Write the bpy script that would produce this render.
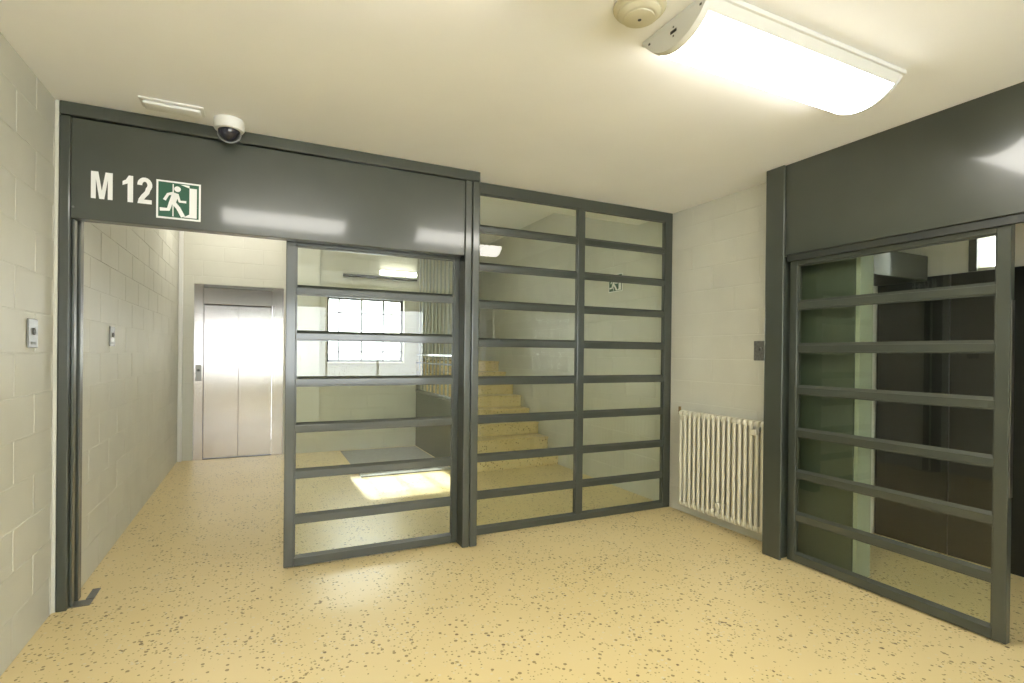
import bpy, bmesh, math, random
from mathutils import Vector, Matrix
random.seed(4)
S = bpy.context.scene
COL = S.collection
for o in list(bpy.data.objects): bpy.data.objects.remove(o)

# ------------------------------------------------------------------ camera
YAW, PITCH, ROLL = 0.4461, -0.0029, 0.0109
FPX, CX, CY = 524.45, 511.55, 355.52
cam = bpy.data.cameras.new('camera'); camo = bpy.data.objects.new('camera', cam); COL.objects.link(camo)
F = Vector((math.sin(YAW)*math.cos(PITCH), math.cos(YAW)*math.cos(PITCH), math.sin(PITCH)))
R = Vector((math.cos(YAW), -math.sin(YAW), 0)); U = R.cross(F)
R2 = R*math.cos(ROLL)+U*math.sin(ROLL); U2 = -R*math.sin(ROLL)+U*math.cos(ROLL)
m = Matrix((R2, U2, -F)).transposed().to_4x4(); m.translation = (0, 0, 1.45)
camo.matrix_world = m
cam.sensor_fit = 'HORIZONTAL'; cam.sensor_width = 36; cam.lens = 36*FPX/1024
cam.shift_x = (512-CX)/1024; cam.shift_y = (CY-341.5)/1024
cam.clip_start = .02
S.camera = camo
# ------------------------------------------------------------------ world, sun, exposure
W = bpy.data.worlds.new('overcast_sky'); S.world = W; W.use_nodes = True
bg = W.node_tree.nodes['Background']; bg.inputs[0].default_value = (.97, .985, 1, 1); bg.inputs[1].default_value = 11.0
sun = bpy.data.lights.new('sun', 'SUN'); sun.energy = 15; sun.angle = math.radians(2); sun.color = (1, .97, .9)
suno = bpy.data.objects.new('sun', sun); COL.objects.link(suno)
suno.rotation_euler = Vector((.03, -1, -.74)).to_track_quat('-Z', 'Y').to_euler(); suno.location = (1.4, 14, 9)
LAMP_STRENGTH = 15.5
S.view_settings.view_transform = 'Standard'; S.view_settings.look = 'None'
S.view_settings.exposure = 0.31; S.view_settings.gamma = 1; S.view_settings.use_curve_mapping = False

# ------------------------------------------------------------------ materials
def mat(name, col, rough=.5, metal=0, spec=.5, noise=0, nscale=8, bump=0, bscale=60, emit=None, coat=0, aniso=0, rvar=0):
    mt = bpy.data.materials.new(name); mt.use_nodes = True
    nt = mt.node_tree; b = nt.nodes['Principled BSDF']
    b.inputs['Base Color'].default_value = (*col, 1); b.inputs['Roughness'].default_value = rough
    b.inputs['Metallic'].default_value = metal; b.inputs['Specular IOR Level'].default_value = spec
    b.inputs['Coat Weight'].default_value = coat; b.inputs['Coat Roughness'].default_value = .085
    b.inputs['Anisotropic'].default_value = aniso
    N = nt.nodes.new; L = nt.links.new
    if noise or bump or rvar:
        g = N('ShaderNodeNewGeometry')
    if noise or rvar:
        n = N('ShaderNodeTexNoise'); n.inputs['Scale'].default_value = nscale; n.inputs['Detail'].default_value = 5
        L(g.outputs['Position'], n.inputs['Vector'])
    if noise:
        mr = N('ShaderNodeMapRange'); mr.inputs[1].default_value = .3; mr.inputs[2].default_value = .7
        mr.inputs[3].default_value = 1-noise; mr.inputs[4].default_value = 1+noise
        L(n.outputs['Fac'], mr.inputs[0])
        v = N('ShaderNodeVectorMath'); v.operation = 'SCALE'; v.inputs[0].default_value = col
        L(mr.outputs[0], v.inputs['Scale']); L(v.outputs[0], b.inputs['Base Color'])
    if rvar:
        mr = N('ShaderNodeMapRange'); mr.inputs[1].default_value = .3; mr.inputs[2].default_value = .7
        mr.inputs[3].default_value = rough-rvar; mr.inputs[4].default_value = rough+rvar
        L(n.outputs['Fac'], mr.inputs[0]); L(mr.outputs[0], b.inputs['Roughness'])
    if bump:
        n2 = N('ShaderNodeTexNoise'); n2.inputs['Scale'].default_value = bscale; n2.inputs['Detail'].default_value = 4
        L(g.outputs['Position'], n2.inputs['Vector'])
        bp = N('ShaderNodeBump'); bp.inputs['Strength'].default_value = bump; bp.inputs['Distance'].default_value = .01
        L(n2.outputs['Fac'], bp.inputs['Height']); L(bp.outputs[0], b.inputs['Normal'])
    if emit:
        b.inputs['Emission Color'].default_value = (*emit[0], 1); b.inputs['Emission Strength'].default_value = emit[1]
    return mt

M = {}
M['paint'] = mat('painted_block', (.615, .61, .53), .45, noise=.04, nscale=3, bump=.12, bscale=90)
M['plaster'] = mat('smooth_plaster', (.66, .64, .55), .6, noise=.03, nscale=2)
M['ceiling'] = mat('ceiling_paint', (.90, .90, .895), .6, noise=.03, nscale=1.2)
M['steel'] = mat('grey_enamel_steel', (.048, .055, .043), .30, spec=.5, noise=.06, nscale=5, coat=.6)
M['steel_dark'] = mat('dark_steel', (.03, .034, .028), .4)
M['panel_green'] = mat('dark_green_panel', (.055, .07, .045), .45, noise=.1, nscale=4)
M['black'] = mat('near_black_laminate', (.012, .013, .011), .35)
M['white'] = mat('white_plastic', (.75, .75, .72), .35)
M['cream'] = mat('cream_plastic', (.62, .58, .43), .4)
M['radiator'] = mat('radiator_enamel', (.70, .67, .53), .28)
M['vinyl'] = mat('white_vinyl', (.86, .86, .84), .5)
M['green'] = mat('sign_green', (.008, .085, .042), .4)
M['brushed'] = mat('brushed_stainless', (.62, .575, .55), .24, metal=1, noise=.03, nscale=30, aniso=.85)
_nt = M['brushed'].node_tree; _t = _nt.nodes.new('ShaderNodeTangent'); _t.direction_type = 'RADIAL'; _t.axis = 'Z'
_nt.links.new(_t.outputs[0], _nt.nodes['Principled BSDF'].inputs['Tangent'])
M['plate'] = mat('stainless_plate', (.27, .265, .245), .35, metal=1)
M['zinc'] = mat('worn_zinc', (.20, .20, .19), .5, metal=.6, noise=.2, nscale=60)
M['mat'] = mat('grey_rubber', (.30, .31, .29), .6, noise=.08, nscale=20)
M['glossy_pale'] = mat('pale_gloss_panel', (.72, .72, .66), .18, spec=.6)
M['pipe'] = mat('brass', (.25, .18, .08), .4, metal=.8)
M['dome'] = mat('smoked_dome', (.02, .02, .03), .06, spec=.6)
M['diffuser'] = mat('lit_diffuser', (.9, .9, .88), .4, emit=((1, .965, .89), LAMP_STRENGTH))
M['lobby_diffuser'] = mat('lit_lobby_diffuser', (.9, .9, .88), .4, emit=((1, .96, .87), 14.0))

M['corridor_fill'] = mat('corridor_fill_glow', (.9, .9, .88), .4, emit=((.93, 1, .92), 2.5))
M['rail_paint'] = mat('pale_rail_paint', (.40, .42, .40), .3)
M['jamb'] = mat('grey_green_jamb', (.30, .33, .24), .5)
def glass(name, tint):
    mt = bpy.data.materials.new(name); mt.use_nodes = True; nt = mt.node_tree; nt.nodes.clear()
    N = nt.nodes.new; L = nt.links.new
    out = N('ShaderNodeOutputMaterial'); mix = N('ShaderNodeMixShader'); t = N('ShaderNodeBsdfTransparent'); g = N('ShaderNodeBsdfGlossy')
    t.inputs[0].default_value = (*tint, 1); g.inputs['Roughness'].default_value = .015
    fr = N('ShaderNodeFresnel'); fr.inputs[0].default_value = 1.62
    ge = N('ShaderNodeNewGeometry'); s1 = N('ShaderNodeMath'); s1.operation = 'SUBTRACT'; s1.inputs[0].default_value = 1
    mu = N('ShaderNodeMath'); mu.operation = 'MULTIPLY'
    L(ge.outputs['Backfacing'], s1.inputs[1]); L(s1.outputs[0], mu.inputs[0]); L(fr.outputs[0], mu.inputs[1])
    L(mu.outputs[0], mix.inputs[0]); L(t.outputs[0], mix.inputs[1]); L(g.outputs[0], mix.inputs[2]); L(mix.outputs[0], out.inputs[0])
    return mt
M['glass'] = glass('clear_glass', (.958, .985, .945))
M['bar_dark'] = mat('dark_glazing_bar', (.02, .02, .02), .5)
M['glass_window'] = glass('window_glass', (.95, .97, .97))

def terrazzo(name, k=1.0):
    mt = bpy.data.materials.new(name); mt.use_nodes = True; nt = mt.node_tree; b = nt.nodes['Principled BSDF']
    N = nt.nodes.new; L = nt.links.new
    g = N('ShaderNodeNewGeometry')
    n = N('ShaderNodeTexNoise'); n.inputs['Scale'].default_value = 1.3; n.inputs['Detail'].default_value = 2
    L(g.outputs['Position'], n.inputs['Vector'])
    cr = N('ShaderNodeValToRGB'); cr.color_ramp.elements[0].position = .3; cr.color_ramp.elements[1].position = .72
    cr.color_ramp.elements[0].color = (.73*k, .58*k, .285*k, 1); cr.color_ramp.elements[1].color = (.755*k, .61*k, .32*k, 1)
    L(n.outputs['Fac'], cr.inputs[0])
    dens = N('ShaderNodeTexNoise'); dens.inputs['Scale'].default_value = 3.2; dens.inputs['Detail'].default_value = 2
    L(g.outputs['Position'], dens.inputs['Vector'])
    col = cr.outputs[0]
    for sc, thr, rad, dark in ((40, .66, .36, (.31, .22, .085, 1)), (62, .68, .34, (.42, .31, .12, 1)), (27, .88, .24, (.20, .13, .05, 1)), (46, .80, .34, (.72, .62, .42, 1))):
        v = N('ShaderNodeTexVoronoi'); v.inputs['Scale'].default_value = sc; v.voronoi_dimensions = '3D'
        L(g.outputs['Position'], v.inputs['Vector'])
        sp = N('ShaderNodeSeparateColor'); L(v.outputs['Color'], sp.inputs[0])
        ad = N('ShaderNodeMath'); ad.operation = 'MULTIPLY_ADD'; ad.inputs[1].default_value = 1.3; L(dens.outputs['Fac'], ad.inputs[0])
        ad.inputs[2].default_value = -.65
        a2 = N('ShaderNodeMath'); a2.operation = 'ADD'; L(sp.outputs[0], a2.inputs[0]); L(ad.outputs[0], a2.inputs[1])
        gt = N('ShaderNodeMath'); gt.operation = 'GREATER_THAN'; gt.inputs[1].default_value = thr; L(a2.outputs[0], gt.inputs[0])
        r = N('ShaderNodeMath'); r.operation = 'MULTIPLY_ADD'; L(sp.outputs[1], r.inputs[0]); r.inputs[1].default_value = rad*.7; r.inputs[2].default_value = rad*.4
        lt = N('ShaderNodeMath'); lt.operation = 'LESS_THAN'; L(v.outputs['Distance'], lt.inputs[0]); L(r.outputs[0], lt.inputs[1])
        mu = N('ShaderNodeMath'); mu.operation = 'MULTIPLY'; L(gt.outputs[0], mu.inputs[0]); L(lt.outputs[0], mu.inputs[1])
        mx = N('ShaderNodeMix'); mx.data_type = 'RGBA'; L(mu.outputs[0], mx.inputs[0]); L(col, mx.inputs[6]); mx.inputs[7].default_value = dark
        col = mx.outputs[2]
    L(col, b.inputs['Base Color'])
    b.inputs['Roughness'].default_value = .34
    b.inputs['Specular IOR Level'].default_value = .45
    return mt
M['floor'] = terrazzo('yellow_terrazzo')

# ------------------------------------------------------------------ mesh helpers
class MB:
    def __init__(s): s.bm = bmesh.new()
    def box(s, x0, x1, y0, y1, z0, z1, bev=0, seg=1):
        r = bmesh.ops.create_cube(s.bm, size=1, matrix=Matrix.Translation(((x0+x1)/2, (y0+y1)/2, (z0+z1)/2)) @ Matrix.Diagonal((abs(x1-x0), abs(y1-y0), abs(z1-z0), 1)))
        if bev:
            es = {e for v in r['verts'] for e in v.link_edges}
            bmesh.ops.bevel(s.bm, geom=list(es), offset=bev, segments=seg, affect='EDGES', profile=.5)
        return s
    def tube(s, a, b, r, n=12, r2=None, caps=True):
        a = Vector(a); b = Vector(b); d = b-a
        q = d.to_track_quat('Z', 'Y').to_matrix().to_4x4(); q.translation = (a+b)/2
        bmesh.ops.create_cone(s.bm, cap_ends=caps, segments=n, radius1=r, radius2=r if r2 is None else r2, depth=d.length, matrix=q)
        return s
    def lathe(s, prof, c=(0, 0, 0), n=32, axis='z'):
        rings = []
        for r, z in prof:
            ring = []
            for i in range(n):
                t = 2*math.pi*i/n
                p = (r*math.cos(t), r*math.sin(t), z)
                if axis == 'x': p = (z, r*math.cos(t), r*math.sin(t))
                ring.append(s.bm.verts.new((p[0]+c[0], p[1]+c[1], p[2]+c[2])))
            rings.append(ring)
        for a, b in zip(rings, rings[1:]):
            for i in range(n): s.bm.faces.new((a[i], a[(i+1) % n], b[(i+1) % n], b[i]))
        s.bm.faces.new(rings[0]); s.bm.faces.new(list(reversed(rings[-1])))
        bmesh.ops.recalc_face_normals(s.bm, faces=s.bm.faces[:])
        return s
    def prism(s, pts, fn0, fn1):
        # polygon pts (2D) extruded between two maps 2D->3D
        a = [s.bm.verts.new(fn0(*p)) for p in pts]; b = [s.bm.verts.new(fn1(*p)) for p in pts]
        n = len(pts); s.bm.faces.new(a); s.bm.faces.new(list(reversed(b)))
        for i in range(n): s.bm.faces.new((a[i], b[i], b[(i+1) % n], a[(i+1) % n]))
        bmesh.ops.recalc_face_normals(s.bm, faces=s.bm.faces[:])
        return s
    def build(s, name, material, parent=None, smooth=False, label=None):
        me = bpy.data.meshes.new(name)
        off = Vector(parent.location) if parent is not None else Vector((0, 0, 0))
        if parent is not None and parent.get('_abs'): off = Vector((0, 0, 0))
        if off.length: bmesh.ops.translate(s.bm, verts=s.bm.verts[:], vec=-off)
        bmesh.ops.triangulate(s.bm, faces=[f for f in s.bm.faces if len(f.verts) > 4])
        s.bm.to_mesh(me); s.bm.free()
        if smooth:
            for p in me.polygons: p.use_smooth = True
            me.set_sharp_from_angle(angle=math.radians(40))
        me.materials.append(M[material]) if isinstance(material, str) else me.materials.append(material)
        o = bpy.data.objects.new(name, me); COL.objects.link(o)
        if parent is not None: o.parent = parent
        if label: o['label'] = label
        return o
def sub(o_part, mb, name, material, root, **k):
    # sub-part: built in the coordinates of the root thing, parented to the part (part sits at identity under root)
    o = mb.build(name, material, root, **k); o.parent = o_part; return o
def tag(o, label, cat, group=None, kind=None):
    o['label'] = label; o['category'] = cat
    if group: o['group'] = group
    if kind: o['kind'] = kind
    return o
def thing(name, loc, label, cat, group=None, kind=None):
    o = bpy.data.objects.new(name, None); COL.objects.link(o); o.location = loc; o.empty_display_size = .1
    return tag(o, label, cat, group, kind)
def struct(name, mb, material, label, cat):
    return tag(mb.build(name, material), label, cat, kind='structure')

# concrete blocks: shared meshes, one object each
ROW, Z0, BLK = .2023, .012, .478
JOINT, PROUD = .0045, .0025
cache = {}
def block_geo(bm, w, h, axis, sg, c=(0, 0, 0)):
    w -= JOINT; h -= JOINT; b = min(.003, w*.2, h*.2)
    vs = []
    for (uu, zz, nn) in [(-w/2, -h/2, -.003), (w/2, -h/2, -.003), (w/2, h/2, -.003), (-w/2, h/2, -.003),
                         (-w/2+b, -h/2+b, PROUD), (w/2-b, -h/2+b, PROUD), (w/2-b, h/2-b, PROUD), (-w/2+b, h/2-b, PROUD)]:
        p = (nn*sg, uu, zz) if axis == 'x' else (uu, nn*sg, zz)
        vs.append(bm.verts.new((p[0]+c[0], p[1]+c[1], p[2]+c[2])))
    fs = [bm.faces.new([vs[i] for i in q]) for q in ((4, 5, 6, 7), (0, 1, 5, 4), (1, 2, 6, 5), (2, 3, 7, 6), (3, 0, 4, 7), (3, 2, 1, 0))]
    return fs
def rects(u0, u1, z0, z1, holes, phase):
    out = []; k = 0
    while True:
        a = 0 if k == 0 else Z0+ROW*k; b = Z0+ROW*(k+1)
        if a >= z1-.02: break
        if b > z0+.02:
            ph = phase + (BLK/2 if k % 2 else 0); j = math.floor((u0-ph)/BLK)
            while ph+BLK*j < u1-1e-6:
                l = max(u0, ph+BLK*j); r_ = min(u1, ph+BLK*(j+1)); lo = max(a, z0); hi = min(b, z1)
                todo = [(l, r_, lo, hi)]
                for (hu0, hu1, hz0, hz1) in holes:
                    nx = []
                    for (p, q, c, d) in todo:
                        if q <= hu0 or p >= hu1 or d <= hz0 or c >= hz1: nx.append((p, q, c, d)); continue
                        if p < hu0: nx.append((p, hu0, c, d))
                        if q > hu1: nx.append((hu1, q, c, d))
                        m0, m1 = max(p, hu0), min(q, hu1)
                        if c < hz0: nx.append((m0, m1, c, hz0))
                        if d > hz1: nx.append((m0, m1, hz1, d))
                    todo = nx
                out += [t for t in todo if t[1]-t[0] > .02 and t[3]-t[2] > .02]
                j += 1
        k += 1
    return out
def blocks(wall, axis, plane, sg, u0, u1, z0, z1, holes=(), phase=3.164, joined=False, material='paint'):
    rs = rects(u0, u1, z0, z1, holes, phase)
    if joined:
        bm = bmesh.new()
        for (p, q, c, d) in rs:
            ctr = (plane, (p+q)/2, (c+d)/2) if axis == 'x' else ((p+q)/2, plane, (c+d)/2)
            block_geo(bm, q-p, d-c, axis, sg, ctr)
        bmesh.ops.recalc_face_normals(bm, faces=bm.faces[:])
        mb = MB(); mb.bm.free(); mb.bm = bm
        o = mb.build('blocks', material, wall); o['kind'] = 'stuff'
        return
    for (p, q, c, d) in rs:
        w, h = round(q-p, 3), round(d-c, 3); key = (w, h, axis, sg, material)
        if key not in cache:
            bm = bmesh.new(); block_geo(bm, w, h, axis, sg); bmesh.ops.recalc_face_normals(bm, faces=bm.faces[:])
            me = bpy.data.meshes.new('block'); bm.to_mesh(me); bm.free(); me.materials.append(M[material]); cache[key] = me
        o = bpy.data.objects.new('block', cache[key]); COL.objects.link(o); o.parent = wall
        jit = random.uniform(-.0008, .0008)*sg
        o.location = (plane+jit, (p+q)/2, (c+d)/2) if axis == 'x' else ((p+q)/2, plane+jit, (c+d)/2)

# ------------------------------------------------------------------ key planes
ZC = 2.815; XL = -1.023; XL2 = -.97; YA = 3.668; YD = 3.787; YS = 3.878; XR = 3.362; XD = 3.403; XW = 3.555; YE = 8.043
YB = -3.5; ZL = 3.36; YF = 9.3; XC = 4.62

# ------------------------------------------------------------------ structure
struct('floor', MB().box(-1.3, 5.3, -3.8, YF+.2, -.2, 0), 'floor', 'polished yellow terrazzo floor with dark brown speckles', 'floor')
c = MB(); c.box(-1.3, 5.3, -3.8, 4.40, ZC, ZL+.2)
struct('ceiling', c, 'ceiling', 'plain cream painted ceiling over the front room', 'ceiling')
struct('ceiling_lobby', MB().box(-1.3, 3.8, 4.40, YF+.2, ZL, ZL+.2), 'ceiling', 'higher plain ceiling of the lift lobby behind the grey screen', 'ceiling')

wl = struct('wall_left', MB().box(-1.3, XL-PROUD, YB-.3, YA+.09, 0, ZC).box(XL-PROUD-.01, -1.0085, YA+.004, YA+.09, 0, ZC), 'paint', 'cream painted block wall at the left of the front room', 'wall')
blocks(wl, 'x', XL-PROUD, 1, 2.68, YA-.002, 0, ZC, phase=3.164)
blocks(wl, 'x', XL-PROUD, 1, YB, 2.68, 0, ZC, phase=3.164, joined=True)
wl2 = struct('wall_lobby_left', MB().box(-1.3, XL2-PROUD, YA+.09, YE+.3, 0, ZL), 'paint', 'cream painted block wall running to the lift beyond the M 12 opening', 'wall')
blocks(wl2, 'x', XL2-PROUD, 1, 3.86, YE, 0, ZL, phase=3.40)

# right wall: from the pocket panel to the far end of the stair hall
wr = struct('wall_right', MB().box(XW+PROUD, XW+.10, 2.13, YF, 0, ZL), 'paint', 'cream painted block wall behind the radiator and along the stairs', 'wall')
blocks(wr, 'x', XW+PROUD, -1, 2.72, YF, 0, ZC, phase=2.9)
wrb = struct('wall_right_rear', MB().box(XW, XW+.10, YB, -.30, 0, ZC), 'paint', 'cream wall on the right behind the viewpoint', 'wall')

# far wall with the lift recess and lobby window
LX0, LX1, LZ = -.80, .29, 2.335
WX0, WX1, WZ0, WZ1 = .868, 2.0, 1.305, 2.27
fw = MB()
fw.box(XL2-.2, LX0, YE+PROUD, YE+.3, 0, ZL).box(LX0, LX1, YE+PROUD, YE+.3, LZ, ZL).box(LX1, WX0, YE+PROUD, YE+.3, 0, ZL)
fw.box(WX0, WX1, YE+PROUD, YE+.3, 0, WZ0).box(WX0, WX1, YE+PROUD, YE+.3, WZ1, ZL).box(WX1, 2.2, YE+PROUD, YE+.3, 0, ZL)
wf = struct('wall_far', fw, 'paint', 'cream block wall holding the lift and the lobby window', 'wall')
blocks(wf, 'y', YE+PROUD, -1, XL2, 2.2, 0, ZL, holes=[(LX0, LX1, 0, LZ), (WX0, WX1, WZ0, WZ1)], phase=-.70)
struct('wall_stair_left', MB().box(2.1, 2.2, YE+.3, YF, 0, ZL), 'plaster', 'short pale wall beside the stair landing', 'wall')
struct('wall_stair_end', MB().box(2.1, XW+.1, YF, YF+.2, 0, ZL), 'plaster', 'pale wall closing the stair hall', 'wall')

# back wall with large window (behind the viewpoint, reflected by the lift doors)
bw = MB(); B0, B1, BZ0, BZ1 = -.85, 3.25, .80, 2.40
bw.box(-1.3, B0, YB-.25, YB, 0, ZC).box(B1, 5.3, YB-.25, YB, 0, ZC).box(B0, B1, YB-.25, YB, 0, BZ0).box(B0, B1, YB-.25, YB, BZ1, ZC)
struct('wall_back', bw, 'plaster', 'pale wall behind the viewpoint', 'wall')

# corridor beyond the right sliding door
cw = MB(); TY0, TY1, TZ0, TZ1 = 1.83, 1.95, 2.10, 2.34
cw.box(XC, XC+.2, YB, TY0, 0, ZC).box(XC, XC+.2, TY1, 3.1, 0, ZC).box(XC, XC+.2, TY0, TY1, 0, TZ0).box(XC, XC+.2, TY0, TY1, TZ1, ZC)
wc = struct('wall_corridor', cw, 'plaster', 'pale wall above dark panels in the corridor beyond the right door', 'wall')
y = YB
for i, (a, b) in enumerate([(-3.5, -.9), (-.9, .35), (.35, 1.58), (1.58, 2.10), (2.10, 2.61)]):
    MB().box(XC-.03, XC-.006, a+.003, b-.003, 0.0005, 2.075, .003).build('panel', 'black', wc, label='near-black tall wall panel')
MB().box(XC-.0055, XC-.0005, -3.49, 2.61, .0005, 2.074).build('panel_backing', 'black', wc)
struct('wall_corridor_end', MB().box(XW+.1, XC, 2.62, 2.8, 0, ZC), 'plaster', 'wall closing the corridor beyond the right door', 'wall')
struct('wall_corridor_rear', MB().box(XW+.1, XC, YB, YB+.1, 0, ZC), 'plaster', 'rear wall of the corridor beyond the right door', 'wall')
MB().box(XW+.11, XC-.04, 2.24, 2.60, 2.04, 2.23, .005).build('door_lintel', 'steel', wc, label='grey steel lintel box')

# ------------------------------------------------------------------ glazed frames
def edge_y(u0, u1, z0, z1, d0, d1, bev=.004):  # frame lies in X (u), depth Y
    return MB().box(u0, u1, d0, d1, z0, z1, bev, 2)
def edge_x(u0, u1, z0, z1, d0, d1, bev=.004):
    return MB().box(d0, d1, u0, u1, z0, z1, bev, 2)

def leaf(name, loc, label, cat, edge, u0, u1, z0, z1, d0, d1, wl_, wr_, ht, hb, bars, mull=None, bh=.044, kind=None):
    t = thing(name, loc, label, cat, kind=kind)
    edge(u0, u0+wl_, z0, z1, d0, d1).build('stile', 'steel', t)
    edge(u1-wr_, u1, z0, z1, d0, d1).build('stile', 'steel', t)
    edge(u0+wl_, u1-wr_, z1-ht, z1, d0, d1).build('top_rail', 'steel', t)
    edge(u0+wl_, u1-wr_, z0, z0+hb, d0, d1).build('bottom_rail', 'steel', t)
    cols = [(u0+wl_, u1-wr_)]
    if mull:
        edge(mull[0], mull[1], z0+hb, z1-ht, d0, d1).build('mullion', 'steel', t)
        cols = [(u0+wl_, mull[0]), (mull[1], u1-wr_)]
    dm = (d0+d1)/2; e = .004 if d1 > d0 else -.004
    zs = [z1-ht]+bars+[z0+hb]
    for (a, b) in cols:
        for zb in bars:
            edge(a, b, zb-bh/2, zb+bh/2, d0+e, d1-e, .003).build('glazing_bar', 'steel', t)
        for i in range(len(zs)-1):
            hi = zs[i]-(bh/2 if i > 0 else 0); lo = zs[i+1]+(bh/2 if i < len(zs)-2 else 0)
            edge(a-.006, b+.006, lo-.006, hi+.006, dm-.004, dm+.004, 0).build('pane', 'glass', t)
            # slim glazing beads on the room side
            bd = MB(); w = .009; dd0, dd1 = dm-e*3.2, dm-e*1.05
            for (p, q, c_, d_) in ((a, a+w, lo, hi), (b-w, b, lo, hi), (a+w, b-w, hi-w, hi)):
                if edge is edge_y: bd.box(p, q, min(dd0, dd1), max(dd0, dd1), c_, d_)
                else: bd.box(min(dd0, dd1), max(dd0, dd1), p, q, c_, d_)
            hgt = .017; fd = d0+e*1.2
            if edge is edge_y: bd.prism([(dm-.004, lo), (fd, lo), (dm-.004, lo+hgt)], lambda d, z: (a+w, d, z), lambda d, z: (b-w, d, z))
            else: bd.prism([(dm-.004, lo), (fd, lo), (dm-.004, lo+hgt)], lambda d, z: (d, a+w, z), lambda d, z: (d, b-w, z))
            bd.build('glazing_bead', 'steel', t)
    return t

d1 = leaf('door_1', (.76, YD+.02, 0), 'grey steel sliding door with seven glass rows, half open under the M 12 header', 'sliding door', edge_y,
     .148, 1.385, .008, 2.24, YD, YD+.045, .062, .064, .082, .058, [1.861, 1.555, 1.245, .935, .625, .320], kind='structure')
d2 = leaf('door_2', (XD+.02, 1.91, 0), 'grey steel sliding door with seven glass rows in the right-hand opening', 'sliding door', edge_x,
     1.301, 2.523, .008, 2.19, XD, XD+.045, .058, .056, .093, .058, [1.811, 1.511, 1.2165, .917, .6235, .325], kind='structure')
# steel strip put in for the highlights along the door edge by the opening
MB().box(XD+.008, XD+.037, 1.2965, 1.3005, .75, 1.75).build('edge_highlight', 'plate', d2)
sc = leaf('glazed_screen', (2.5, YS+.02, 0), 'floor-to-ceiling grey steel screen with eighteen glass panes in two columns', 'glass partition', edge_y,
     1.482, XW-.002, .0, ZC-.001, YS, YS+.05, .072, .087, .092, .055, [2.443, 2.142, 1.843, 1.537, 1.230, .920, .611, .3125], mull=(2.489, 2.557))

# ------------------------------------------------------------------ portal frame M 12
pa = thing('portal_frame', (.22, YA+.05, 0), 'grey steel door portal lettered M 12 with deep header and posts', 'door frame')
hp = MB(); hp.box(-.957, 1.362, YA+.010, YA+.095, 2.178, 2.735, .004, 2); hp.build('header_plate', 'steel', pa)
MB().box(-1.006, 1.478, YA-.006, YA+.095, 2.742, ZC-.001, .006, 2).build('top_strip', 'steel', pa)
MB().box(-1.007, -.957, YA, YA+.075, .0, 2.738, .006, 2).build('post', 'steel', pa)
MB().box(-.9565, -.944, YA+.035, YA+.085, .0, 2.176, .004, 2).build('stop_strip', 'steel', pa)
MB().box(-.965, -.935, YA+.115, YA+.175, .0, 2.25, .006, 2).build('receiving_post', 'steel', pa)
MB().box(1.363, 1.418, YA, YA+.165, .0, 2.740, .008, 3).build('post', 'steel', pa)
MB().box(1.420, 1.480, YA-.004, YA+.165, .0, 2.740, .008, 3).build('post', 'steel', pa)
MB().box(-.90, 1.36, YA+.097, YA+.112, 2.215, 2.30, .003).build('track', 'steel_dark', pa)
for x in (-.945, 1.34):
    MB().tube((x, YA+.011, 2.24), (x, YA+.006, 2.24), .006, 10).build('bolt', 'zinc', pa)
# lettering
fy = YA+.0095
def flat(name, pts_list, mt, parent, y0, y1, lab=None):
    mb = MB()
    for pts in pts_list: mb.prism(pts, lambda x, z: (x, y0, z), lambda x, z: (x, y1, z))
    return mb.build(name, mt, parent, label=lab)
def strokes(cl, w):
    out = []; w /= 2
    nrm = []
    for i in range(len(cl)):
        a = cl[max(i-1, 0)]; b = cl[min(i+1, len(cl)-1)]
        dx, dz = b[0]-a[0], b[1]-a[1]; l = math.hypot(dx, dz); nrm.append((-dz/l, dx/l))
    for i in range(len(cl)-1):
        (x0, z0), (x1, z1) = cl[i], cl[i+1]; n0, n1 = nrm[i], nrm[i+1]
        out.append([(x0+n0[0]*w, z0+n0[1]*w), (x1+n1[0]*w, z1+n1[1]*w), (x1-n1[0]*w, z1-n1[1]*w), (x0-n0[0]*w, z0-n0[1]*w)])
    return out
lz, lh = 2.300, .152
x0, x1, sw = -.867, -.768, .022
Mp = [(x0, lz), (x0, lz+lh), (x0+.033, lz+lh), ((x0+x1)/2, lz+.046), (x1-.033, lz+lh), (x1, lz+lh), (x1, lz), (x1-sw, lz), (x1-sw, lz+.112), ((x0+x1)/2+.0115, lz), ((x0+x1)/2-.0115, lz), (x0+sw, lz+.112), (x0+sw, lz)]
flat('letter', [Mp], 'vinyl', pa, fy-.0015, fy, 'white letter M')
x1 = -.672
flat('letter', [[(x1-.026, lz), (x1-.026, lz+.106), (x1-.05, lz+.094), (x1-.05, lz+.116), (x1-.034, lz+.127), (x1-.021, lz+lh), (x1, lz+lh), (x1, lz)]], 'vinyl', pa, fy-.0015, fy, 'white digit 1')
x0 = -.652
cl = []
for i in range(13):
    t = math.radians(185-i*19.5); cl.append((x0+.036+.0245*math.cos(t), lz+.109+.031*math.sin(t)))
cl += [(x0+.047, lz+.066), (x0+.029, lz+.042), (x0+.016, lz+.018)]
flat('letter', strokes(cl, .024)+[[(x0+.001, lz), (x0+.006, lz+.024), (x0+.070, lz+.024), (x0+.070, lz)]], 'vinyl', pa, fy-.0015, fy, 'white digit 2')

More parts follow.
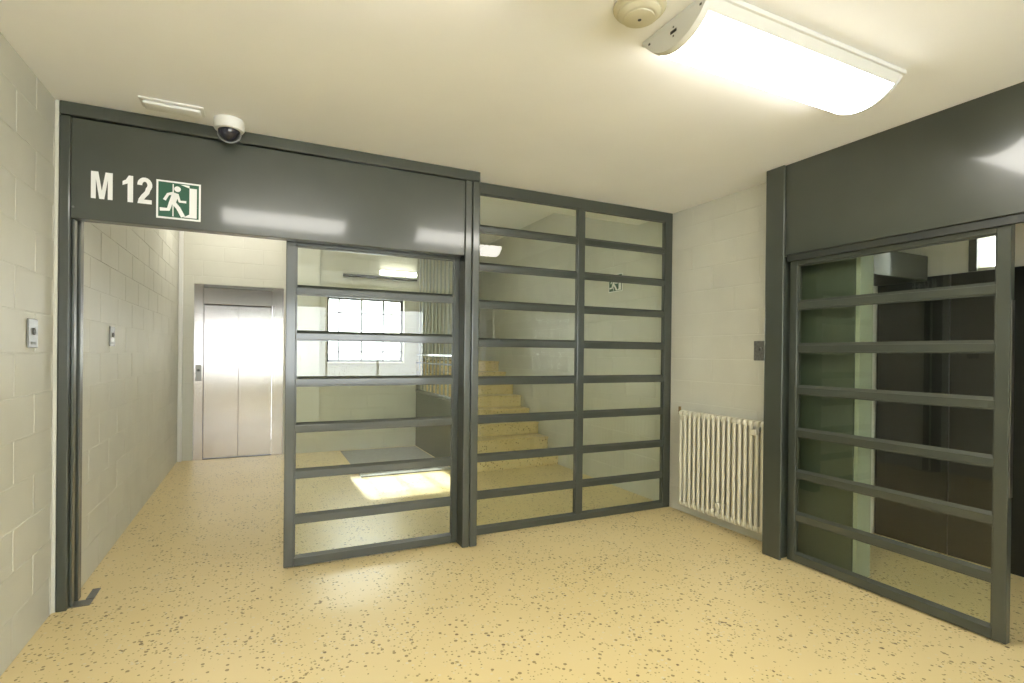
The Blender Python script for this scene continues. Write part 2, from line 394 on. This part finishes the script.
# ------------------------------------------------------------------ right portal frame
pr_ = thing('portal_frame', (XR+.05, 1.2, 0), 'plain grey steel door portal with deep glossy header at the right', 'door frame')
MB().box(XR, XR+.012, -.30, 2.68, 2.172, ZC-.001, .003, 2).build('header_plate', 'steel', pr_)
MB().box(XR+.012, XR+.018, -.30, 2.53, 2.172, 2.19).build('header_return', 'steel_dark', pr_)
MB().box(XR+.014, XD-.002, -.28, 2.53, 2.128, 2.171).build('track', 'steel_dark', pr_)  # dark track strip, also puts in the shade over the door's top rail
MB().box(XR+.02, XR+.165, -.30, 2.70, 2.26, 2.80).build('header_box', 'steel_dark', pr_)
MB().box(XR-.022, XR-.002, 2.530, 2.680, 0, ZC-.001, .007, 3).build('post', 'steel', pr_)
MB().box(XR-.001, XW+.002, 2.555, 2.690, 0, 2.17, .004, 2).build('post', 'steel', pr_)
MB().box(XR-.022, XR+.10, -.30, -.18, 0, ZC-.001, .007, 3).build('post', 'steel', pr_)
MB().box(XW-.045, XW-.002, 2.131, 2.552, 0.0, 2.255, .003).build('pocket_panel', 'panel_green', pr_, label='dark green panel behind the glass door')
MB().box(XW-.044, XW+.10, 2.10, 2.129, 0.0, 2.255, .003).build('door_jamb', 'jamb', pr_, label='pale jamb strip')

# ------------------------------------------------------------------ exit signs
def exit_sign(loc, label, W_, H_, rot, rev=False):
    t = thing('exit_sign', loc, label, 'exit sign')
    t.rotation_euler[2] = rot
    def P(u, v): return ((1-u if rev else u)-.5)*W_, (.5-v)*H_
    def lay(name, polys, mt, d0, d1, lab=None):
        mb = MB()
        for pts in polys:
            q = [P(*p) for p in pts]
            mb.prism(q, lambda x, z: (x, -d0, z), lambda x, z: (x, -d1, z))
        me_parent = t
        off = Vector(t.location); bmesh.ops.translate(mb.bm, verts=mb.bm.verts[:], vec=off)
        return mb.build(name, mt, me_parent, label=lab)
    R_ = lambda a, b, c_, d_: [(a, b), (c_, b), (c_, d_), (a, d_)]
    lay('plate', [R_(0, 0, 1, 1)], 'vinyl', 0, .004)
    lay('green_field', [R_(.045, .045, .955, .955)], 'green', .0042, .0052, 'green field')
    lay('doorway', [[(.74, .14), (.91, .14), (.91, .93), (.74, .93)], [(.53, .07), (.74, .07), (.74, .14)], [(.60, .93), (.74, .84), (.74, .93)], R_(.36, .08, .385, .93)], 'vinyl', .0054, .0062, 'white doorway')
    fig = []
    cx, cy, r = .47, .20, .075
    fig.append([(cx+r*math.cos(a*math.pi/8), cy+r*math.sin(a*math.pi/8)) for a in range(16)])
    fig += strokes([(.43, .31), (.36, .56)], .15)
    fig += strokes([(.40, .31), (.26, .36), (.18, .52)], .07)
    fig += strokes([(.47, .36), (.52, .52), (.67, .52)], .065)
    fig += strokes([(.33, .55), (.27, .76), (.08, .77)], .09)
    fig += strokes([(.37, .55), (.49, .70), (.60, .92)], .10)
    lay('running_figure', fig, 'vinyl', .0064, .0070, 'white running figure')
    return t
exit_sign((-.447, YA+.0085, 2.339), 'green exit sign with running figure beside the M 12 lettering', .225, .224, 0)
exit_sign((XW-.006, 4.76, 2.25), 'small green exit sign on the wall behind the glass screen', .25, .195, -math.pi/2)

# ------------------------------------------------------------------ luminaires
def luminaire(cx, cy, zc, L, Wd, label, mt='diffuser', group=None):
    t = thing('ceiling_light', (cx, cy, zc), label, 'ceiling light', group)
    MB().box(cx-L/2, cx+L/2, cy-Wd/2, cy+Wd/2, zc-.022, zc-.0005, .004, 2).build('housing', 'white', t, True)
    n = 20; h = .10; pts = []
    rw = Wd/2-.012; rad = (rw*rw+h*h)/(2*h); a0 = math.asin(rw/rad)
    arc = [(rad*math.sin(-a0+2*a0*i/n), -.022-(rad*math.cos(-a0+2*a0*i/n)-rad+h)) for i in range(n+1)]
    # side skirt (opaque white) on both long edges, diffuser between
    k = 2
    def strip(idx, x0, x1, th=.003):
        mb = MB(); up = [(arc[i][0], arc[i][1]) for i in idx]
        poly = up+[(p[0]*.975, p[1]+th) for p in reversed(up)]
        mb.prism(poly, lambda y, z: (x0, cy+y, zc+z), lambda y, z: (x1, cy+y, zc+z)); return mb
    strip(range(k, n+1), cx-L/2+.03, cx+L/2-.03).build('diffuser', mt, t, True, 'glowing white diffuser')
    strip(range(0, k+1), cx-L/2+.03, cx+L/2-.03).build('side_skirt', 'white', t, True)
    for s_ in (-1, 1):
        mb = MB(); xa = cx+s_*(L/2-.03); xb = cx+s_*L/2
        poly = [(p[0], p[1]) for p in arc]+[(arc[-1][0], -.02), (arc[0][0], -.02)]
        poly2 = [(p[0]*1.004, p[1]*1.01) for p in arc]+[(arc[-1][0], -.02), (arc[0][0], -.02)]
        mb.prism(poly2, lambda y, z: (xa, cy+y, zc+z), lambda y, z: (xb, cy+y*.97, zc+z*.96))
        e = mb.build('end_cap', 'white', t, True)
        for (yy, zz, a_, b_) in ((-.145, -.034, .010, .008), (.145, -.034, .010, .008), (.0, -.058, .034, .012), (.0, -.040, .006, .006), (0, -.076, .006, .006)):
            sub(e, MB().box(xb-.0005 if s_ > 0 else xb-.0015, xb+.0015 if s_ > 0 else xb+.0005, cy+yy-a_/2, cy+yy+a_/2, zc+zz-b_/2, zc+zz+b_/2), 'screw' if a_ < .02 else 'type_mark', 'steel_dark', t)
    return t
luminaire(2.117, 1.635, ZC, 1.255, .39, 'bright curved white ceiling light in the front room')
luminaire(.22, 1.57, ZC, 1.18, .39, 'second curved white ceiling light, seen reflected in the M 12 header')
luminaire(4.1, .1, ZC, .9, .30, 'added unseen fill light in ceiling light form, brightening the corridor beyond the right door', 'corridor_fill')  # added lamp out of view, lifts the pale corridor wall
luminaire(-.25, 7.15, ZL, 1.20, .30, 'ceiling light above the lift door', 'lobby_diffuser')
wl_ = thing('wall_light', (1.98, YE-.05, 2.62), 'slim white strip light on the wall above the lobby window', 'wall light')
MB().box(1.60, 2.19, YE-.03, YE-.001, 2.62, 2.70, .004).build('housing', 'white', wl_)
MB().box(1.62, 2.17, YE-.075, YE-.031, 2.625, 2.69, .015, 3).build('diffuser', 'lobby_diffuser', wl_, True)

# ------------------------------------------------------------------ smoke detector, camera, vent
sd = thing('smoke_detector', (1.322, 1.640, ZC), 'round cream smoke detector beside the bright ceiling light', 'smoke detector')
C_ = (1.322, 1.640, ZC)
MB().lathe([(.098, -.0005), (.102, -.012), (.094, -.024), (.088, -.026)], C_, 40).build('base', 'cream', sd, True)
MB().lathe([(.082, -.0255), (.082, -.034), (.070, -.046), (.062, -.047)], C_, 40).build('ring', 'cream', sd, True)
MB().lathe([(.058, -.0475), (.056, -.052), (.035, -.056)], C_, 32).build('cap', 'cream', sd, True)
MB().lathe([(.007, -.0562), (.007, -.058)], C_, 12).build('indicator', 'steel_dark', sd)

dc = thing('dome_camera', (-.180, 3.535, ZC), 'white dome security camera on the ceiling above the exit sign', 'camera')
C_ = (-.180, 3.535, ZC)
MB().lathe([(.080, -.0005), (.082, -.006), (.082, -.050), (.076, -.060), (.062, -.062)], C_, 40).build('base', 'white', dc, True)
MB().lathe([(.059*math.cos(a), -.0625-.062*math.sin(a)) for a in [i*math.pi/2/10 for i in range(10)]]+[(.003, -.1245)], C_, 32).build('dome', 'dome', dc, True)
mb = MB()
for i in range(14):
    a, b = math.pi*.05+i*math.pi*.9/14, math.pi*.05+(i+1)*math.pi*.9/14
    f = lambda t, r, y: (C_[0]+r*math.cos(t), C_[1]+y, C_[2]-.0625-r*math.sin(t))
    q = [(a, .061), (b, .061), (b, .066), (a, .066)]
    mb.prism(q, lambda t, r: f(t, r, .01), lambda t, r: f(t, r, .024))
mb.build('bracket_ring', 'plate', dc)
cv = thing('ceiling_vent', (-.452, 3.47, ZC), 'flat white vent strip on the ceiling between lettering and dome camera', 'vent')
MB().box(-.605, -.302, 3.405, 3.535, ZC-.010, ZC-.0005, .003, 2).build('frame', 'white', cv, True)
MB().box(-.590, -.317, 3.425, 3.520, ZC-.028, ZC-.0105, .008, 2).build('cover', 'white', cv, True)

# ------------------------------------------------------------------ radiator
RX0, RX1, RZ0, RZ1 = 3.448, 3.504, .095, .955
ra = thing('radiator', (3.48, 3.2, 0), 'cream column radiator with seventeen sections under the grey wall plate', 'radiator')
n = 17; ys = [3.628-i*(3.628-2.765)/(n-1) for i in range(n)]
proto = None
for yy in ys:
    if proto is None:
        mb = MB(); r = .0135
        for xx in (RX0, RX1):
            mb.tube((xx, 0, RZ0+.03), (xx, 0, RZ1-.03), r, 10)
        for zz, s_ in ((RZ0+.03, -1), (RZ1-.03, 1)):
            # rounded head joining the columns
            pts = []
            for i in range(9): a = math.pi*i/8; pts.append((RX1+r-.03+.03*math.cos(a), zz+s_*.03*math.sin(a)) if i < 5 else (RX0-r+.03+.03*math.cos(a), zz+s_*.03*math.sin(a)))
            pts += [(RX0-r, zz-s_*.012), (RX1+r, zz-s_*.012)]
            mb.prism(pts, lambda x, z: (x, -.0175, z), lambda x, z: (x, .0175, z))
        mb.bm.verts.ensure_lookup_table()
        bmesh.ops.translate(mb.bm, verts=mb.bm.verts[:], vec=(0, yy, 0))
        proto = mb.build('section', 'radiator', ra, True)
        y_first = yy
    else:
        o = proto.copy(); COL.objects.link(o); o.parent = ra; o.location = (0, yy-y_first, 0)
for zz in (RZ0+.03, RZ1-.035):
    MB().tube(((RX0+RX1)/2, ys[0]+.03, zz), ((RX0+RX1)/2, ys[-1]-.03, zz), .0165, 12).build('header_pipe', 'radiator', ra, True)
for (yy, zz) in ((3.575, .895), (2.825, .868), (3.175, .215)):
    MB().box(RX0-.034, RX0-.016, yy-.022, yy+.022, zz-.022, zz+.022, .004, 2).tube((RX0-.02, yy, zz), (XW-.001, yy, zz), .007, 8).build('wall_clamp', 'radiator', ra, True)
MB().tube((3.48, ys[0]+.03, RZ1-.035), (3.48, ys[0]+.06, RZ1-.035), .012).tube((3.48, ys[0]+.05, RZ1-.035), (3.48, ys[0]+.05, RZ1+.03), .013).tube((3.48, ys[0]+.05, RZ1-.035), (XW-.001, ys[0]+.05, RZ1-.035), .009).build('valve', 'pipe', ra, True)
MB().tube((3.48, ys[-1]-.03, RZ0+.03), (3.48, ys[-1]-.043, RZ0+.03), .014).build('end_plug', 'plate', ra, True)

# ------------------------------------------------------------------ switch plates
def plate_x(name, x, sg, y0, y1, z0, z1, label, mtl='plate'):
    t = thing(name, (x, (y0+y1)/2, z0), label, 'switch')
    MB().box(x, x+sg*.008, y0, y1, z0, z1, .002).build('plate', mtl, t)
    ym, zm = (y0+y1)/2, (z0+z1)/2
    MB().tube((x+sg*.008, ym, zm+.01), (x+sg*.016, ym, zm+.01), .017, 18).build('key_switch', 'zinc', t, True)
    MB().box(x+sg*.016, x+sg*.0175, ym-.0025, ym+.0025, zm, zm+.02).build('key_slot', 'steel_dark', t)
    MB().box(x+sg*.008, x+sg*.0095, ym-.03, ym+.03, z0+.016, z0+.030).build('caption_strip', 'zinc', t)
    return t
plate_x('wall_switch', XL+.002, 1, 3.295, 3.412, 1.455, 1.597, 'stainless key switch plate on the left wall beside the door post')
plate_x('wall_switch', XL2+.002, 1, 4.57, 4.70, 1.475, 1.615, 'stainless switch plate on the lobby wall beyond the opening')
plate_x('wall_switch', XW-.002, -1, 2.82, 2.94, 1.42, 1.575, 'dull grey switch plate on the wall above the radiator', 'zinc')

# floor guide plate by the left post
fp = thing('floor_guide', (-.92, 3.83, 0), 'small grey metal guide plate on the floor at the left post', 'floor plate')
MB().box(-.962, -.862, 3.70, 3.782, .0005, .006, .001).build('plate', 'plate', fp)
MB().box(-.902, -.862, 3.79, 3.935, .0005, .006, .001).build('plate', 'zinc', fp)

# ------------------------------------------------------------------ lift
el = thing('elevator', (-.25, YE+.05, 0), 'stainless steel lift doors at the end of the lobby', 'elevator')
MB().box(LX0+.003, -.688, YE-.006, YE+.09, .0, LZ-.003, .003).build('frame_panel', 'brushed', el)
MB().box(.142, LX1-.003, YE-.006, YE+.09, .0, LZ-.003, .003).build('frame_panel', 'brushed', el)
MB().box(-.687, .141, YE-.004, YE+.09, 2.075, LZ-.045, .003).build('transom', 'brushed', el)
MB().box(-.687, .141, YE-.006, YE+.09, LZ-.043, LZ-.003, .003).build('top_frame', 'zinc', el)
MB().box(-.685, -.2735, YE+.03, YE+.06, .012, 2.06, .002).build('door_leaf', 'brushed', el)
MB().box(-.2715, .139, YE+.03, YE+.06, .012, 2.06, .002).build('door_leaf', 'brushed', el)
MB().box(-.687, .141, YE, YE+.10, .0, .010).build('sill', 'plate', el)
MB().box(-.687, .141, YE+.07, YE+.09, .01, 2.075).build('shaft_lining', 'steel_dark', el)
cb = MB().box(-.775, -.705, YE-.010, YE-.0065, 1.05, 1.26, .001).build('call_panel', 'plate', el)
sub(cb, MB().tube((-.74, YE-.010, 1.19), (-.74, YE-.016, 1.19), .017, 16), 'call_button', 'steel_dark', el)
struct('trim_1', MB().box(XL2+.002, XL2+.05, YE-.05, YE-.002, 0, ZL-.002, .006, 2), 'white', 'white vertical corner strip left of the lift', 'trim')
wp = thing('reflection_panel', (.60, YE, 0), 'tall pale glossy panel standing in for the window reflection right of the lift', 'panel')  # made-up panel in place of the back window's bright reflection
MB().box(.435, .765, YE-.03, YE-.001, .45, 2.95, .004).build('panel_face', 'glossy_pale', wp)
for z in (.9, 2.4):
    MB().box(.438, .447, YE-.036, YE-.0305, z-.05, z+.05).build('hinge', 'zinc', wp)

# lobby window
wn = thing('window_1', ((WX0+WX1)/2, YE+.1, WZ0), 'bright gridded lobby window right of the lift', 'window', kind='structure')
def bar(a, b, c_, d_, nm='glazing_bar', dep=.05): MB().box(a, b, YE+.10, YE+.10+dep, c_, d_).build(nm, 'bar_dark', wn)
fr = .035
bar(WX0, WX0+fr, WZ0, WZ1, 'frame'); bar(WX1-fr, WX1, WZ0, WZ1, 'frame'); bar(WX0, WX1, WZ0, WZ0+fr, 'frame'); bar(WX0, WX1, WZ1-fr, WZ1, 'frame')
vx = [1.045, 1.375, 1.70]; hz = [1.46, 2.04]
for v in vx: bar(v-.013, v+.013, WZ0+fr, WZ1-fr, dep=.03)
xs = [WX0+fr]+vx+[WX1-fr]
for i in range(4):
    for h in hz: bar(xs[i]+.012, xs[i+1]-.012, h-.012, h+.012, dep=.028)
    zz = [WZ0+fr]+hz+[WZ1-fr]
    for j in range(3): MB().box(xs[i], xs[i+1], YE+.111, YE+.116, zz[j], zz[j+1]).build('pane', 'glass_window', wn)
MB().box(WX0-.02, WX1+.02, YE-.03, YE+.11, WZ0-.03, WZ0-.001, .004).build('window_sill', 'plaster', wn)
struct('trim_2', MB().box(1.08, 2.19, YE-.04, YE-.001, 2.565, 2.605, .003), 'steel_dark', 'dark horizontal rail on the wall above the lobby window', 'trim')
# window behind the viewpoint
wb = thing('window_2', ((B0+B1)/2, YB-.1, BZ0), 'large window behind the viewpoint, mirrored in the lift doors', 'window', kind='structure')
for (a, b, c_, d_) in ((B0, B0+.05, BZ0, BZ1), (B1-.05, B1, BZ0, BZ1), (B0+.05, B1-.05, BZ0, BZ0+.05), (B0+.05, B1-.05, BZ1-.05, BZ1)):
    MB().box(a, b, YB-.12, YB-.06, c_, d_).build('frame', 'steel', wb)
for k in range(1, 4):
    x = B0+k*(B1-B0)/4; MB().box(x-.02, x+.02, YB-.12, YB-.06, BZ0+.05, BZ1-.05).build('mullion', 'steel', wb)
for k in range(4):
    MB().box(B0+k*(B1-B0)/4+.02, B0+(k+1)*(B1-B0)/4-.02, YB-.093, YB-.087, BZ0+.04, BZ1-.04).build('pane', 'glass_window', wb)
wt = thing('window_3', (XC+.1, 1.89, TZ0), 'small bright high window in the corridor beyond the right door', 'window', kind='structure')
MB().box(XC+.08, XC+.086, TY0, TY1, TZ0, TZ1).build('pane', 'glass_window', wt)
MB().box(XC-.01, XC+.02, TY1+.001, TY1+.05, TZ0-.02, ZC-.01).build('frame', 'steel', wt)

# ------------------------------------------------------------------ stairs
st = thing('staircase', (2.9, 5.97, 0), 'yellow terrazzo stairs rising behind the glass screen', 'stairs')
SX0, NR, RI, TR = 2.24, 8, .166, .278
for i in range(NR):
    y0 = 5.97+i*TR; y1 = y0+TR if i < NR-1 else YF-.002
    s_ = MB().box(SX0, XW-.004, y0, y1, RI*i+.0005, RI*(i+1)-.03).build('step' if i < NR-1 else 'landing', 'floor', st)
    sub(s_, MB().box(SX0-.01, XW-.004, y0-.022, y1-.001, RI*(i+1)-.0295, RI*(i+1), .006, 2), 'tread', 'floor', st)
    if i: MB().box(SX0, XW-.004, y0+.05, y1, .0005, RI*i).build('riser_base', 'plaster', st)
rl = thing('stair_railing', (2.21, 7.0, 0), 'dark steel railing of upright bars along the open side of the stairs', 'railing')
def sl(yy): return max(0, (yy-5.97)/TR*RI)
MB().box(2.192, 2.222, 5.95, YE-.01, .002, .84, .004).build('guard_panel', 'steel', rl)
MB().box(2.186, 2.228, 5.94, YE-.008, .845, .885, .006).build('guard_rail', 'steel', rl)
for zz in (1.30, 1.42):
    MB().box(2.196, 2.216, 5.96, YE-.012, zz-.012, zz+.012).build('cross_rail', 'steel', rl)
yy = 6.02
while yy < YE-.03:
    MB().tube((2.206, yy, .886), (2.206, yy, ZL-.002), .013, 8).build('bar', 'rail_paint', rl, True)
    yy += .17
tag(MB().box(1.06, 2.17, 6.22, 7.95, .0005, .012, .004).build('floor_mat', 'mat'), 'large grey mat on the lobby floor below the bright window', 'mat')
